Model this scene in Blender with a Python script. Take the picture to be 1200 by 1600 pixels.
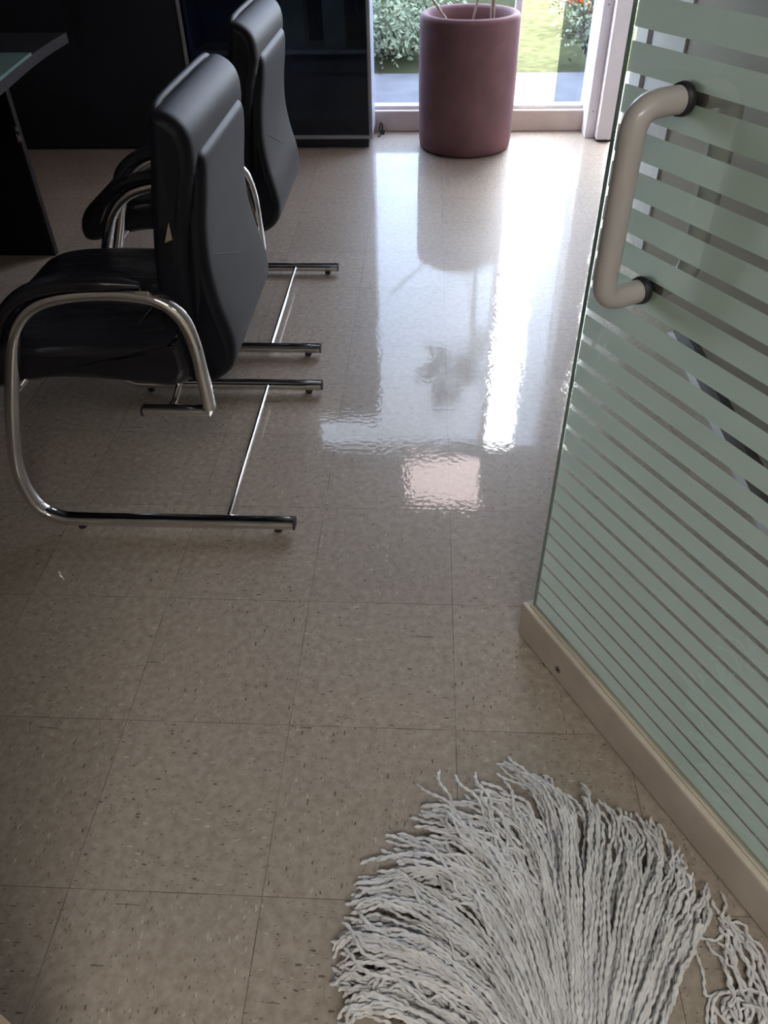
import bpy, math, random
from mathutils import Vector, Matrix, noise

PI = math.pi
scene = bpy.context.scene
for o in list(bpy.data.objects):
    bpy.data.objects.remove(o, do_unlink=True)
COL = scene.collection

# ------------------------------------------------------------------ camera
cam_data = bpy.data.cameras.new('camera')
cam = bpy.data.objects.new('camera', cam_data)
COL.objects.link(cam)
right = Vector((0.99875655, 0.04713235, -0.01624469))
down = Vector((0.01896363, -0.66053541, -0.75055536))
fwd = Vector((-0.04610563, 0.74931403, -0.66060787))
rot = Matrix((right, -down, -fwd)).transposed()
cam.matrix_world = Matrix.Translation((0.5362, -0.4886, 1.2272)) @ rot.to_4x4()
cam_data.sensor_fit = 'VERTICAL'
cam_data.sensor_height = 36.0
cam_data.lens = 1200.87 * 36.0 / 1600.0
cam_data.clip_start = 0.02
scene.camera = cam

# ------------------------------------------------------------------ exposure, sky
scene.view_settings.view_transform = 'Standard'
scene.view_settings.look = 'None'
scene.view_settings.exposure = 0.56
scene.view_settings.gamma = 1.0
scene.view_settings.use_curve_mapping = False
SKY = 18.0
world = bpy.data.worlds.new('overcast_sky')
scene.world = world
world.use_nodes = True
wn = world.node_tree
wn.nodes.clear()
w_out = wn.nodes.new('ShaderNodeOutputWorld')
w_bg = wn.nodes.new('ShaderNodeBackground')
w_bg.inputs['Strength'].default_value = SKY
w_tc = wn.nodes.new('ShaderNodeTexCoord')
w_n = wn.nodes.new('ShaderNodeTexNoise')
w_n.inputs['Scale'].default_value = 2.6
w_n.inputs['Detail'].default_value = 4
w_r = wn.nodes.new('ShaderNodeValToRGB')
w_r.color_ramp.elements[0].position = 0.38
w_r.color_ramp.elements[0].color = (0.76, 0.86, 1.0, 1)
w_r.color_ramp.elements[1].position = 0.62
w_r.color_ramp.elements[1].color = (1.0, 0.99, 0.96, 1)
wn.links.new(w_tc.outputs['Generated'], w_n.inputs['Vector'])
wn.links.new(w_n.outputs['Fac'], w_r.inputs['Fac'])
wn.links.new(w_r.outputs['Color'], w_bg.inputs['Color'])
wn.links.new(w_bg.outputs['Background'], w_out.inputs['Surface'])

CEIL = 2.24
LAMP_EMIT = 9.5
HALL_FILL = 11.5  # fill light added from the unseen hall

# ------------------------------------------------------------------ materials
def new_mat(name):
    m = bpy.data.materials.new(name)
    m.use_nodes = True
    nt = m.node_tree
    nt.nodes.clear()
    out = nt.nodes.new('ShaderNodeOutputMaterial')
    return m, nt, out

def pbr(name, col, rough=0.5, metal=0.0, bump=None, vary=None, coat=0.0, spec=0.5):
    """bump=(scale, strength, distance, stretch xyz), vary=(scale, amount)"""
    m, nt, out = new_mat(name)
    b = nt.nodes.new('ShaderNodeBsdfPrincipled')
    b.inputs['Base Color'].default_value = (*col, 1)
    b.inputs['Roughness'].default_value = rough
    b.inputs['Metallic'].default_value = metal
    b.inputs['Coat Weight'].default_value = coat
    b.inputs['Specular IOR Level'].default_value = spec
    tc = nt.nodes.new('ShaderNodeTexCoord')
    if vary:
        n = nt.nodes.new('ShaderNodeTexNoise')
        n.inputs['Scale'].default_value = vary[0]
        n.inputs['Detail'].default_value = 5
        nt.links.new(tc.outputs['Object'], n.inputs['Vector'])
        r = nt.nodes.new('ShaderNodeValToRGB')
        a = vary[1]
        r.color_ramp.elements[0].position = 0.3
        r.color_ramp.elements[1].position = 0.7
        r.color_ramp.elements[0].color = (*[c * (1 - a) for c in col], 1)
        r.color_ramp.elements[1].color = (*[min(1, c * (1 + a)) for c in col], 1)
        nt.links.new(n.outputs['Fac'], r.inputs['Fac'])
        nt.links.new(r.outputs['Color'], b.inputs['Base Color'])
    if bump:
        mp = nt.nodes.new('ShaderNodeMapping')
        mp.inputs['Scale'].default_value = bump[3] if len(bump) > 3 else (1, 1, 1)
        n = nt.nodes.new('ShaderNodeTexNoise')
        n.inputs['Scale'].default_value = bump[0]
        n.inputs['Detail'].default_value = 3
        bp = nt.nodes.new('ShaderNodeBump')
        bp.inputs['Strength'].default_value = bump[1]
        bp.inputs['Distance'].default_value = bump[2]
        nt.links.new(tc.outputs['Object'], mp.inputs['Vector'])
        nt.links.new(mp.outputs['Vector'], n.inputs['Vector'])
        nt.links.new(n.outputs['Fac'], bp.inputs['Height'])
        nt.links.new(bp.outputs['Normal'], b.inputs['Normal'])
    nt.links.new(b.outputs['BSDF'], out.inputs['Surface'])
    return m

def glass_mat(name, tint, ior=1.5, rough=0.0, boost=1.0):
    """thin sheet: tinted transparency plus a fresnel reflection"""
    m, nt, out = new_mat(name)
    t = nt.nodes.new('ShaderNodeBsdfTransparent')
    t.inputs['Color'].default_value = (*tint, 1)
    g = nt.nodes.new('ShaderNodeBsdfGlossy')
    g.inputs['Roughness'].default_value = rough
    f = nt.nodes.new('ShaderNodeFresnel')
    f.inputs['IOR'].default_value = ior
    mx = nt.nodes.new('ShaderNodeMixShader')
    geo = nt.nodes.new('ShaderNodeNewGeometry')       # reflect once, where the light enters the sheet
    fm = nt.nodes.new('ShaderNodeMath'); fm.operation = 'MULTIPLY_ADD'
    nt.links.new(geo.outputs['Backfacing'], fm.inputs[0])
    fm.inputs[1].default_value = -1.0; fm.inputs[2].default_value = 1.0
    fp = nt.nodes.new('ShaderNodeMath'); fp.operation = 'MULTIPLY'
    nt.links.new(f.outputs['Fac'], fp.inputs[0]); nt.links.new(fm.outputs[0], fp.inputs[1])
    fq = nt.nodes.new('ShaderNodeMath'); fq.operation = 'MULTIPLY'; fq.use_clamp = True
    nt.links.new(fp.outputs[0], fq.inputs[0]); fq.inputs[1].default_value = boost
    nt.links.new(fq.outputs[0], mx.inputs['Fac'])
    nt.links.new(t.outputs['BSDF'], mx.inputs[1])
    nt.links.new(g.outputs['BSDF'], mx.inputs[2])
    nt.links.new(mx.outputs['Shader'], out.inputs['Surface'])
    return m

def emit_mat(name, col, s):
    m, nt, out = new_mat(name)
    e = nt.nodes.new('ShaderNodeEmission')
    e.inputs['Color'].default_value = (*col, 1)
    e.inputs['Strength'].default_value = s
    nt.links.new(e.outputs['Emission'], out.inputs['Surface'])
    return m

def film_mat():
    m, nt, out = new_mat('frosted_film')
    tr = nt.nodes.new('ShaderNodeBsdfTranslucent')
    tr.inputs['Color'].default_value = (0.93, 0.98, 0.93, 1)
    df = nt.nodes.new('ShaderNodeBsdfDiffuse')
    df.inputs['Color'].default_value = (0.93, 0.98, 0.93, 1)
    gl = nt.nodes.new('ShaderNodeBsdfRefraction')
    gl.inputs['Color'].default_value = (0.93, 0.99, 0.96, 1)
    gl.inputs['Roughness'].default_value = 0.6
    gl.inputs['IOR'].default_value = 1.18
    a = nt.nodes.new('ShaderNodeMixShader'); a.inputs['Fac'].default_value = 0.5
    nt.links.new(tr.outputs['BSDF'], a.inputs[1]); nt.links.new(df.outputs['BSDF'], a.inputs[2])
    b = nt.nodes.new('ShaderNodeMixShader'); b.inputs['Fac'].default_value = 0.14
    nt.links.new(a.outputs['Shader'], b.inputs[1]); nt.links.new(gl.outputs['BSDF'], b.inputs[2])
    nt.links.new(b.outputs['Shader'], out.inputs['Surface'])
    return m

def floor_mat():
    m, nt, out = new_mat('waxed_vinyl_tile')
    N, L = nt.nodes.new, nt.links.new
    def math_(op, a, b=None, c=None):
        n = N('ShaderNodeMath'); n.operation = op
        for i, v in enumerate((a, b, c)):
            if v is None: continue
            if isinstance(v, (int, float)): n.inputs[i].default_value = v
            else: L(v, n.inputs[i])
        return n.outputs[0]
    tc = N('ShaderNodeTexCoord')
    sep = N('ShaderNodeSeparateXYZ'); L(tc.outputs['Object'], sep.inputs[0])
    T = 0.3048
    u = math_('DIVIDE', sep.outputs['X'], T); v = math_('DIVIDE', sep.outputs['Y'], T)
    fu = math_('FRACT', u); fv = math_('FRACT', v)
    iu = math_('FLOOR', u); iv = math_('FLOOR', v)
    du = math_('MINIMUM', fu, math_('SUBTRACT', 1.0, fu))
    dv = math_('MINIMUM', fv, math_('SUBTRACT', 1.0, fv))
    d = math_('MINIMUM', du, dv)
    # seam width wanders a little
    sn = N('ShaderNodeTexNoise'); sn.inputs['Scale'].default_value = 9
    L(tc.outputs['Object'], sn.inputs['Vector'])
    wid = math_('MULTIPLY', math_('POWER', sn.outputs['Fac'], 2.0), 0.0068)
    seam = math_('LESS_THAN', d, wid)
    cid = N('ShaderNodeCombineXYZ'); L(iu, cid.inputs[0]); L(iv, cid.inputs[1])
    wh = N('ShaderNodeTexWhiteNoise'); L(cid.outputs[0], wh.inputs['Vector'])
    par = math_('MODULO', math_('ABSOLUTE', math_('ADD', iu, iv)), 2.0)
    # fleck coordinates, grain turned a quarter on every other tile
    ca = N('ShaderNodeCombineXYZ')
    L(math_('MULTIPLY', sep.outputs['X'], 1.0), ca.inputs[0]); L(math_('MULTIPLY', sep.outputs['Y'], 2.6), ca.inputs[1])
    cb = N('ShaderNodeCombineXYZ')
    L(math_('MULTIPLY', sep.outputs['X'], 2.6), cb.inputs[0]); L(math_('MULTIPLY', sep.outputs['Y'], 1.0), cb.inputs[1])
    L(wh.outputs['Value'], ca.inputs[2]); L(wh.outputs['Value'], cb.inputs[2])
    mv = N('ShaderNodeMix'); mv.data_type = 'VECTOR'
    L(par, mv.inputs[0]); L(ca.outputs[0], mv.inputs[4]); L(cb.outputs[0], mv.inputs[5])
    vec = mv.outputs[1]
    wob = N('ShaderNodeTexNoise'); wob.inputs['Scale'].default_value = 60; L(vec, wob.inputs['Vector'])
    vm = N('ShaderNodeVectorMath'); vm.operation = 'MULTIPLY_ADD'
    L(wob.outputs['Color'], vm.inputs[0]); vm.inputs[1].default_value = (0.014, 0.014, 0); L(vec, vm.inputs[2])
    def flecks(scale, thr, keep, seed):
        vo = N('ShaderNodeTexVoronoi'); vo.inputs['Scale'].default_value = scale
        off = N('ShaderNodeVectorMath'); off.operation = 'ADD'
        L(vm.outputs[0], off.inputs[0]); off.inputs[1].default_value = (seed, seed * 2.3, seed)
        L(off.outputs[0], vo.inputs['Vector'])
        s = N('ShaderNodeSeparateColor'); L(vo.outputs['Color'], s.inputs[0])
        size = math_('MULTIPLY', s.outputs[1], thr)
        near = math_('LESS_THAN', vo.outputs['Distance'], size)
        on = math_('GREATER_THAN', s.outputs[0], 1.0 - keep)
        return math_('MULTIPLY', near, on)
    f1 = flecks(60, 0.30, 0.20, 0.0)
    f2 = flecks(130, 0.38, 0.30, 5.1)
    f3 = flecks(70, 0.40, 0.16, 9.7)
    mid = N('ShaderNodeTexNoise'); mid.inputs['Scale'].default_value = 60; mid.inputs['Detail'].default_value = 7
    mid.inputs['Roughness'].default_value = 0.62
    L(tc.outputs['Object'], mid.inputs['Vector'])
    ramp = N('ShaderNodeValToRGB')
    ramp.color_ramp.elements[0].position = 0.28; ramp.color_ramp.elements[0].color = (0.285, 0.238, 0.193, 1)
    ramp.color_ramp.elements[1].position = 0.72; ramp.color_ramp.elements[1].color = (0.450, 0.390, 0.330, 1)
    L(mid.outputs['Fac'], ramp.inputs['Fac'])
    big = N('ShaderNodeTexNoise'); big.inputs['Scale'].default_value = 2.2; big.inputs['Detail'].default_value = 4
    L(tc.outputs['Object'], big.inputs['Vector'])
    tone = math_('ADD', math_('MULTIPLY', wh.outputs['Value'], 0.10), math_('MULTIPLY', big.outputs['Fac'], 0.30))
    tone = math_('ADD', tone, 0.76)
    hsv = N('ShaderNodeHueSaturation'); L(ramp.outputs['Color'], hsv.inputs['Color']); L(tone, hsv.inputs['Value'])
    def over(col, fac, c, amt):
        mx = N('ShaderNodeMix'); mx.data_type = 'RGBA'
        L(math_('MULTIPLY', fac, amt), mx.inputs[0]); L(col, mx.inputs[6]); mx.inputs[7].default_value = (*c, 1)
        return mx.outputs[2]
    c = over(hsv.outputs['Color'], f3, (0.62, 0.56, 0.48), 0.45)
    c = over(c, f2, (0.10, 0.075, 0.055), 0.70)
    c = over(c, f1, (0.07, 0.052, 0.04), 0.75)
    c = over(c, seam, (0.075, 0.058, 0.045), 0.75)
    # scuff marks
    scm = N('ShaderNodeMapping'); scm.inputs['Scale'].default_value = (1.0, 9.0, 1); scm.inputs['Rotation'].default_value = (0, 0, 0.9)
    L(tc.outputs['Object'], scm.inputs['Vector'])
    sc = N('ShaderNodeTexNoise'); sc.inputs['Scale'].default_value = 7; sc.inputs['Detail'].default_value = 3
    L(scm.outputs[0], sc.inputs['Vector'])
    c = over(c, math_('GREATER_THAN', sc.outputs['Fac'], 0.72), (0.07, 0.055, 0.045), 0.6)
    p = N('ShaderNodeBsdfPrincipled')
    L(c, p.inputs['Base Color'])
    # wax: patchy roughness, slightly rippled
    rn = N('ShaderNodeTexNoise'); rn.inputs['Scale'].default_value = 3.5; rn.inputs['Detail'].default_value = 6
    L(tc.outputs['Object'], rn.inputs['Vector'])
    rr = N('ShaderNodeMapRange'); rr.inputs['From Min'].default_value = 0.35; rr.inputs['From Max'].default_value = 0.72
    rr.inputs['To Min'].default_value = 0.012; rr.inputs['To Max'].default_value = 0.06
    L(rn.outputs['Fac'], rr.inputs['Value'])
    p.inputs['Roughness'].default_value = 0.46
    p.inputs['Specular IOR Level'].default_value = 0.30
    p.inputs['Coat Weight'].default_value = 0.52
    p.inputs['Coat IOR'].default_value = 1.5
    L(rr.outputs[0], p.inputs['Coat Roughness'])
    b1 = N('ShaderNodeTexNoise'); b1.inputs['Scale'].default_value = 5.0; b1.inputs['Detail'].default_value = 2
    L(tc.outputs['Object'], b1.inputs['Vector'])
    b2 = N('ShaderNodeTexNoise'); b2.inputs['Scale'].default_value = 75; b2.inputs['Detail'].default_value = 1
    L(tc.outputs['Object'], b2.inputs['Vector'])
    b3 = N('ShaderNodeTexNoise'); b3.inputs['Scale'].default_value = 170; b3.inputs['Detail'].default_value = 2
    L(tc.outputs['Object'], b3.inputs['Vector'])
    patch = N('ShaderNodeTexNoise'); patch.inputs['Scale'].default_value = 3.1; patch.inputs['Detail'].default_value = 5
    L(tc.outputs['Object'], patch.inputs['Vector'])
    pm = N('ShaderNodeMapRange'); pm.inputs['From Min'].default_value = 0.42; pm.inputs['From Max'].default_value = 0.62
    pm.inputs['To Min'].default_value = 0.25; pm.inputs['To Max'].default_value = 1.0
    L(patch.outputs['Fac'], pm.inputs['Value'])
    fine = math_('ADD', math_('MULTIPLY', b2.outputs['Fac'], 0.15), math_('MULTIPLY', b3.outputs['Fac'], 0.02))
    h = math_('ADD', math_('MULTIPLY', b1.outputs['Fac'], 0.35), math_('MULTIPLY', fine, pm.outputs[0]))
    bp = N('ShaderNodeBump'); bp.inputs['Strength'].default_value = 1.0; bp.inputs['Distance'].default_value = 0.0022
    L(h, bp.inputs['Height'])
    L(bp.outputs['Normal'], p.inputs['Coat Normal'])
    L(p.outputs['BSDF'], out.inputs['Surface'])
    return m

M = dict(
    floor=floor_mat(),
    wall=pbr('painted_wall', (0.66, 0.62, 0.57), 0.8, vary=(3, 0.04)),
    wall_right=pbr('warm_grey_wall', (0.44, 0.38, 0.32), 0.7, vary=(3, 0.04)),
    black_gloss=pbr('black_gloss', (0.010, 0.011, 0.014), 0.25, vary=(12, 0.2)),
    wall_dark=pbr('dark_unseen_wall', (0.07, 0.06, 0.055), 0.7, vary=(3, 0.1)),  # for unseen walls, coloured dark to cut bounced light
    wall_tan=pbr('tan_wall', (0.45, 0.36, 0.26), 0.8, vary=(3, 0.05)),
    ceiling=pbr('ceiling_paint', (0.45, 0.44, 0.42), 0.9, vary=(4, 0.04)),
    frame=pbr('white_aluminium', (0.70, 0.68, 0.72), 0.4, vary=(8, 0.05)),
    sill=pbr('sill_stone', (0.52, 0.44, 0.39), 0.6, vary=(9, 0.08)),
    rail=pbr('cream_metal', (0.50, 0.44, 0.38), 0.42, vary=(14, 0.10)),
    rail_lip=pbr('cream_lip', (0.58, 0.53, 0.45), 0.4, vary=(14, 0.08)),
    handle=pbr('white_tube', (0.42, 0.40, 0.385), 0.35, vary=(10, 0.05), coat=0.3),
    black_rubber=pbr('black_rubber', (0.012, 0.012, 0.016), 0.5, vary=(20, 0.2)),
    screw=pbr('steel_screw', (0.35, 0.34, 0.33), 0.35, 1.0, vary=(20, 0.2)),
    chrome=pbr('chrome', (0.80, 0.80, 0.80), 0.07, 1.0, bump=(30, 0.05, 0.001), vary=(6, 0.05)),
    leather=pbr('black_leather', (0.009, 0.009, 0.013), 0.28, bump=(9, 0.8, 0.018, (0.5, 2.2, 1)), vary=(12, 0.25)),
    leather_back=pbr('black_leather_back', (0.007, 0.008, 0.012), 0.52, bump=(260, 0.25, 0.0006), vary=(12, 0.2), spec=0.2),
    seam=pbr('leather_seam', (0.02, 0.02, 0.024), 0.3, vary=(60, 0.3)),
    tag=pbr('tan_tag', (0.26, 0.21, 0.15), 0.8, vary=(40, 0.1)),
    wood=pbr('black_wood', (0.008, 0.007, 0.008), 0.7, bump=(12, 0.15, 0.002, (1, 12, 1)), vary=(9, 0.3), spec=0.15),
    wood_edge=pbr('brown_edge', (0.018, 0.014, 0.014), 0.7, vary=(30, 0.3), spec=0.2),
    chip=pbr('bare_chipboard', (0.42, 0.36, 0.33), 0.9, vary=(60, 0.2)),
    cab_dark=pbr('navy_black_laminate', (0.011, 0.013, 0.022), 0.5, vary=(4, 0.2)),
    cab_in=pbr('cabinet_interior', (0.10, 0.12, 0.16), 0.7, vary=(6, 0.2)),
    cab_frame=pbr('grey_aluminium', (0.30, 0.31, 0.33), 0.42, 0.3, vary=(12, 0.1)),
    cab_side=pbr('pale_laminate', (0.42, 0.42, 0.50), 0.4, vary=(6, 0.05)),
    cab_glass=glass_mat('smoked_glass', (0.60, 0.66, 0.74), 1.5, 0.02),
    paper=pbr('file_box', (0.25, 0.28, 0.26), 0.8, vary=(9, 0.2)),
    clay=pbr('terracotta', (0.205, 0.105, 0.118), 0.75, bump=(70, 0.35, 0.0015), vary=(7, 0.16)),
    soil=pbr('soil', (0.035, 0.025, 0.02), 0.95, bump=(60, 1, 0.01), vary=(30, 0.4)),
    cane=pbr('plant_cane', (0.42, 0.36, 0.27), 0.7, bump=(50, 0.5, 0.002), vary=(30, 0.25)),
    leaf=pbr('plant_leaf', (0.05, 0.10, 0.03), 0.5, vary=(12, 0.3)),
    shrub=pbr('shrub_leaf', (0.21, 0.24, 0.16), 0.7, vary=(5, 0.35), spec=0.1),
    shrub_light=pbr('light_shrub_leaf', (0.20, 0.23, 0.12), 0.7, vary=(5, 0.35), spec=0.1),
    bark=pbr('bark', (0.07, 0.055, 0.05), 0.9, vary=(30, 0.3)),
    petals=pbr('orange_petals', (0.85, 0.20, 0.05), 0.6, vary=(20, 0.2)),
    paving=pbr('pale_paving', (0.135, 0.136, 0.150), 0.9, vary=(6, 0.15), spec=0.0),
    lawn=pbr('lawn_grass', (0.047, 0.050, 0.027), 0.9, bump=(60, 0.6, 0.01), vary=(14, 0.25), spec=0.0),
    window_glass=glass_mat('tinted_window_glass', (0.47, 0.51, 0.57), 1.45),
    door_glass=glass_mat('door_glass', (0.93, 0.98, 0.95), 1.5, 0.0, 1.9),
    glass_edge=pbr('green_glass_edge', (0.16, 0.20, 0.19), 0.15, vary=(30, 0.1)),
    desk_glass=pbr('desk_glass', (0.22, 0.34, 0.30), 0.12, vary=(8, 0.1), coat=0.5),
    film=film_mat(),
    yarn=pbr('cotton_yarn', (0.70, 0.70, 0.71), 0.95, bump=(500, 0.5, 0.001), vary=(35, 0.16)),
    lamp=emit_mat('lamp_diffuser', (1.0, 0.80, 0.80), LAMP_EMIT),
    hall_fill=emit_mat('hall_fill_panel', (1.0, 0.95, 0.88), HALL_FILL),
)

# ------------------------------------------------------------------ mesh helpers
class MB:
    def __init__(s):
        s.v = []; s.f = []; s.mi = []; s.sm = []
    def add(s, vs, fs, mi=0, smooth=False):
        k = len(s.v)
        s.v.extend(tuple(x) for x in vs)
        for f in fs:
            s.f.append(tuple(i + k for i in f)); s.mi.append(mi); s.sm.append(smooth)
        return s
    def box(s, a, b, mi=0):
        x0, y0, z0 = a; x1, y1, z1 = b
        vs = [(x0,y0,z0),(x1,y0,z0),(x1,y1,z0),(x0,y1,z0),(x0,y0,z1),(x1,y0,z1),(x1,y1,z1),(x0,y1,z1)]
        return s.add(vs, [(0,3,2,1),(4,5,6,7),(0,1,5,4),(1,2,6,5),(2,3,7,6),(3,0,4,7)], mi)
    def build(s, name, mats, parent=None, bevel=0.0, seg=2, loc=None, weighted=False):
        me = bpy.data.meshes.new(name)
        me.from_pydata(s.v, [], s.f)
        if not isinstance(mats, (list, tuple)): mats = [mats]
        for m in mats: me.materials.append(m)
        me.polygons.foreach_set('material_index', s.mi)
        me.polygons.foreach_set('use_smooth', s.sm)
        me.update()
        o = bpy.data.objects.new(name, me)
        COL.objects.link(o)
        if parent: o.parent = parent
        if loc: o.location = loc
        if bevel > 0:
            b = o.modifiers.new('bevel', 'BEVEL'); b.width = bevel; b.segments = seg
            b.limit_method = 'ANGLE'; b.angle_limit = 0.7
        return o

def tag(o, label=None, cat=None, group=None, kind=None):
    if label: o['label'] = label
    if cat: o['category'] = cat
    if group: o['group'] = group
    if kind: o['kind'] = kind
    return o

def thing(name, label, cat, loc=(0, 0, 0), rz=0.0, group=None):
    o = bpy.data.objects.new(name, None)
    COL.objects.link(o)
    o.location = loc; o.rotation_euler = (0, 0, rz); o.empty_display_size = 0.05
    return tag(o, label, cat, group)

def copy_tree(o, parent=None):
    c = o.copy(); COL.objects.link(c)
    if parent: c.parent = parent
    for ch in list(o.children): copy_tree(ch, c)
    return c

def catmull(pts, n=8):
    P = [Vector(p) for p in pts]
    P = [P[0] * 2 - P[1]] + P + [P[-1] * 2 - P[-2]]
    out = []
    for i in range(1, len(P) - 2):
        a, b, c, d = P[i-1], P[i], P[i+1], P[i+2]
        for k in range(n):
            t = k / n
            out.append(0.5 * ((2*b) + (c-a)*t + (2*a-5*b+4*c-d)*t*t + (3*b-a-3*c+d)*t**3))
    out.append(P[-2].copy())
    return out

def fillet(pts, rad, n=6):
    """round the corners of a polyline; rad: number or list per inner point"""
    P = [Vector(p) for p in pts]
    out = [P[0]]
    for i in range(1, len(P) - 1):
        r = rad[i-1] if isinstance(rad, (list, tuple)) else rad
        a = (P[i-1] - P[i]); b = (P[i+1] - P[i])
        la, lb = a.length, b.length
        a.normalize(); b.normalize()
        ang = a.angle(b)
        d = min(r / math.tan(ang / 2), la * 0.49, lb * 0.49)
        p0 = P[i] + a * d; p1 = P[i] + b * d
        for k in range(n + 1):
            t = k / n
            out.append(p0 * (1-t)**2 + P[i] * 2 * t * (1-t) + p1 * t * t)
    out.append(P[-1])
    return out

def tube(mb, path, sec, up=None, mi=0, cap=True, smooth=True, scale=None):
    """sweep a closed section [(a, b)] along a path; b runs along 'up' where given"""
    P = [Vector(p) for p in path]; n = len(P); m = len(sec)
    vs = []; prev = None
    for i in range(n):
        t = (P[min(i+1, n-1)] - P[max(i-1, 0)])
        if t.length < 1e-9: t = Vector((0, 0, 1))
        t.normalize()
        if up is not None:
            u = Vector(up); u = (u - t * u.dot(t)).normalized()
        else:
            if prev is None:
                prev = Vector((0, 0, 1)) if abs(t.z) < 0.9 else Vector((1, 0, 0))
            u = (prev - t * prev.dot(t)).normalized(); prev = u
        w = t.cross(u)
        k = scale[i] if scale else 1.0
        for a, b in sec: vs.append(P[i] + w * (a * k) + u * (b * k))
    fs = [(i*m + j, i*m + (j+1) % m, (i+1)*m + (j+1) % m, (i+1)*m + j) for i in range(n-1) for j in range(m)]
    mb.add(vs, fs, mi, smooth)
    if cap:
        mb.add(vs[:m], [tuple(reversed(range(m)))], mi); mb.add(vs[-m:], [tuple(range(m))], mi)
    return mb

def circ(r, n=12, r2=None):
    r2 = r2 or r
    return [(r * math.cos(2*PI*i/n), r2 * math.sin(2*PI*i/n)) for i in range(n)]

def oval(a, b, n=16, p=3.0):
    """superellipse section, half sizes a (in plane) and b (sideways)"""
    out = []
    for i in range(n):
        t = 2*PI*i/n
        c, s_ = math.cos(t), math.sin(t)
        out.append((a * math.copysign(abs(c)**(2/p), c), b * math.copysign(abs(s_)**(2/p), s_)))
    return out

def cyl(mb, c0, c1, r, n=16, mi=0):
    return tube(mb, [c0, c1], circ(r, n), mi=mi)

def lathe(mb, prof, c=(0, 0, 0), n=48, mi=0):
    m = len(prof)
    vs = [(c[0] + r*math.cos(2*PI*i/n), c[1] + r*math.sin(2*PI*i/n), c[2] + z) for i in range(n) for r, z in prof]
    fs = [(i*m + j, ((i+1) % n)*m + j, ((i+1) % n)*m + j+1, i*m + j+1) for i in range(n) for j in range(m-1)]
    return mb.add(vs, fs, mi, True)

def pad(mb, prof, hw, edge, depth, steps=7, n=6, mi=0, bow=0.0):
    """cushion: side outline prof [(x, z)] carried across y, softened towards both sides.
    hw: half width (number or function of z)."""
    P = catmull([(x, 0, z) for x, z in prof] + [(prof[0][0], 0, prof[0][1])], n)[:-1]
    m = len(P)
    nor = []
    for i in range(m):
        t = P[(i+1) % m] - P[i-1]
        nn = Vector((t.z, 0, -t.x))
        nor.append(nn.normalized() if nn.length > 1e-9 else Vector((0, 0, 1)))
    area = sum(P[i].x * P[(i+1) % m].z - P[(i+1) % m].x * P[i].z for i in range(m))
    sg = 1 if area > 0 else -1
    st = []
    for k in range(steps + 1):                       # soft shoulder
        a = PI/2 * k / steps
        st.append((-1, math.cos(a), 1 - math.sin(a)))  # side, outward fraction, inset fraction
    rows = [(-1 , c, i_) for _, c, i_ in st]
    mids = [-0.66, -0.33, 0, 0.33, 0.66]
    vs = []
    def ring(yf, inset, cx=None):
        for i in range(m):
            p = P[i] - nor[i] * sg * inset
            w = hw(P[i].z) if callable(hw) else hw
            vs.append((p.x + bow * (1 - yf(w)[0]**2), yf(w)[1], p.z))
    nr = 0
    for _, c, i_ in rows:
        ring(lambda w, c=c: ((w - edge + edge*c)/w, -(w - edge + edge*c)), i_*0 + (1 - math.sin(math.acos(min(1, c)))) * depth if False else depth * (1 - math.sqrt(max(0, 1 - c*c))))
        nr += 1
    for q in mids:
        ring(lambda w, q=q: (q*(w-edge)/w, q * (w - edge)), 0); nr += 1
    for _, c, i_ in reversed(rows):
        ring(lambda w, c=c: ((w - edge + edge*c)/w, (w - edge + edge*c)), depth * (1 - math.sqrt(max(0, 1 - c*c)))); nr += 1
    fs = [(i*m + j, i*m + (j+1) % m, (i+1)*m + (j+1) % m, (i+1)*m + j) for i in range(nr-1) for j in range(m)]
    mb.add(vs, fs, mi, True)
    # end faces as strips towards their spine
    for base in (0, (nr-1)*m):
        ringv = vs[base:base+m]
        c = Vector((0, 0, 0))
        for p in ringv: c += Vector(p)
        c /= m
        inner = [tuple(Vector(p).lerp(c, 0.5)) for p in ringv]
        mb.add(list(ringv) + inner + [tuple(c)], [(j, (j+1) % m, m + (j+1) % m, m + j) for j in range(m)] + [(m+j, m+(j+1) % m, 2*m) for j in range(m)], mi, True)
    return mb

rnd = random.Random(7)

# ================================================================== setting
RX = 1.47          # right wall
LX = -2.30         # left wall
WY = 4.09          # inner face of the window wall
def slab(name, a, b, mat, kind='structure', bevel=0.0):
    return tag(MB().box(a, b).build(name, mat, bevel=bevel), kind=kind)
slab('floor', (LX-0.1, -2.7, -0.1), (2.6, WY+0.1, 0.0), M['floor'])
slab('ceiling', (LX-0.1, -2.7, CEIL), (2.6, WY+0.12, CEIL+0.1), M['ceiling'])
slab('wall_left', (LX-0.1, -0.25, 0), (LX, WY+0.1, CEIL), M['wall_dark'])
slab('wall_right', (1.37, -0.25, 0), (1.62, 3.05, CEIL), M['wall_right'])
slab('wall_recess', (1.53, 3.05, 0), (1.62, 3.88, CEIL), M['wall'])
slab('trim_1', (1.352, 2.88, 0.0), (1.372, 3.052, CEIL), M['frame'])
slab('trim_2', (1.362, 2.41, 0.0), (1.372, 2.835, CEIL), M['frame'])
slab('baseboard_right', (1.345, 0.70, 0.0), (1.372, 1.80, 0.062), M['black_gloss'])
slab('white_strip', (1.325, 0.70, 0.0), (1.345, 1.80, 0.007), M['frame'])  # thin white strip on the floor along the baseboard
slab('wall_back', (LX, WY, 0), (-0.24, WY+0.12, CEIL), M['wall_dark'])
slab('wall_front', (LX-0.1, -0.36, 0), (0.105, -0.25, CEIL), M['wall_tan'])
slab('wall_entrance', (1.25, -0.36, 0), (2.6, -0.25, CEIL), M['wall_tan'])
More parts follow.
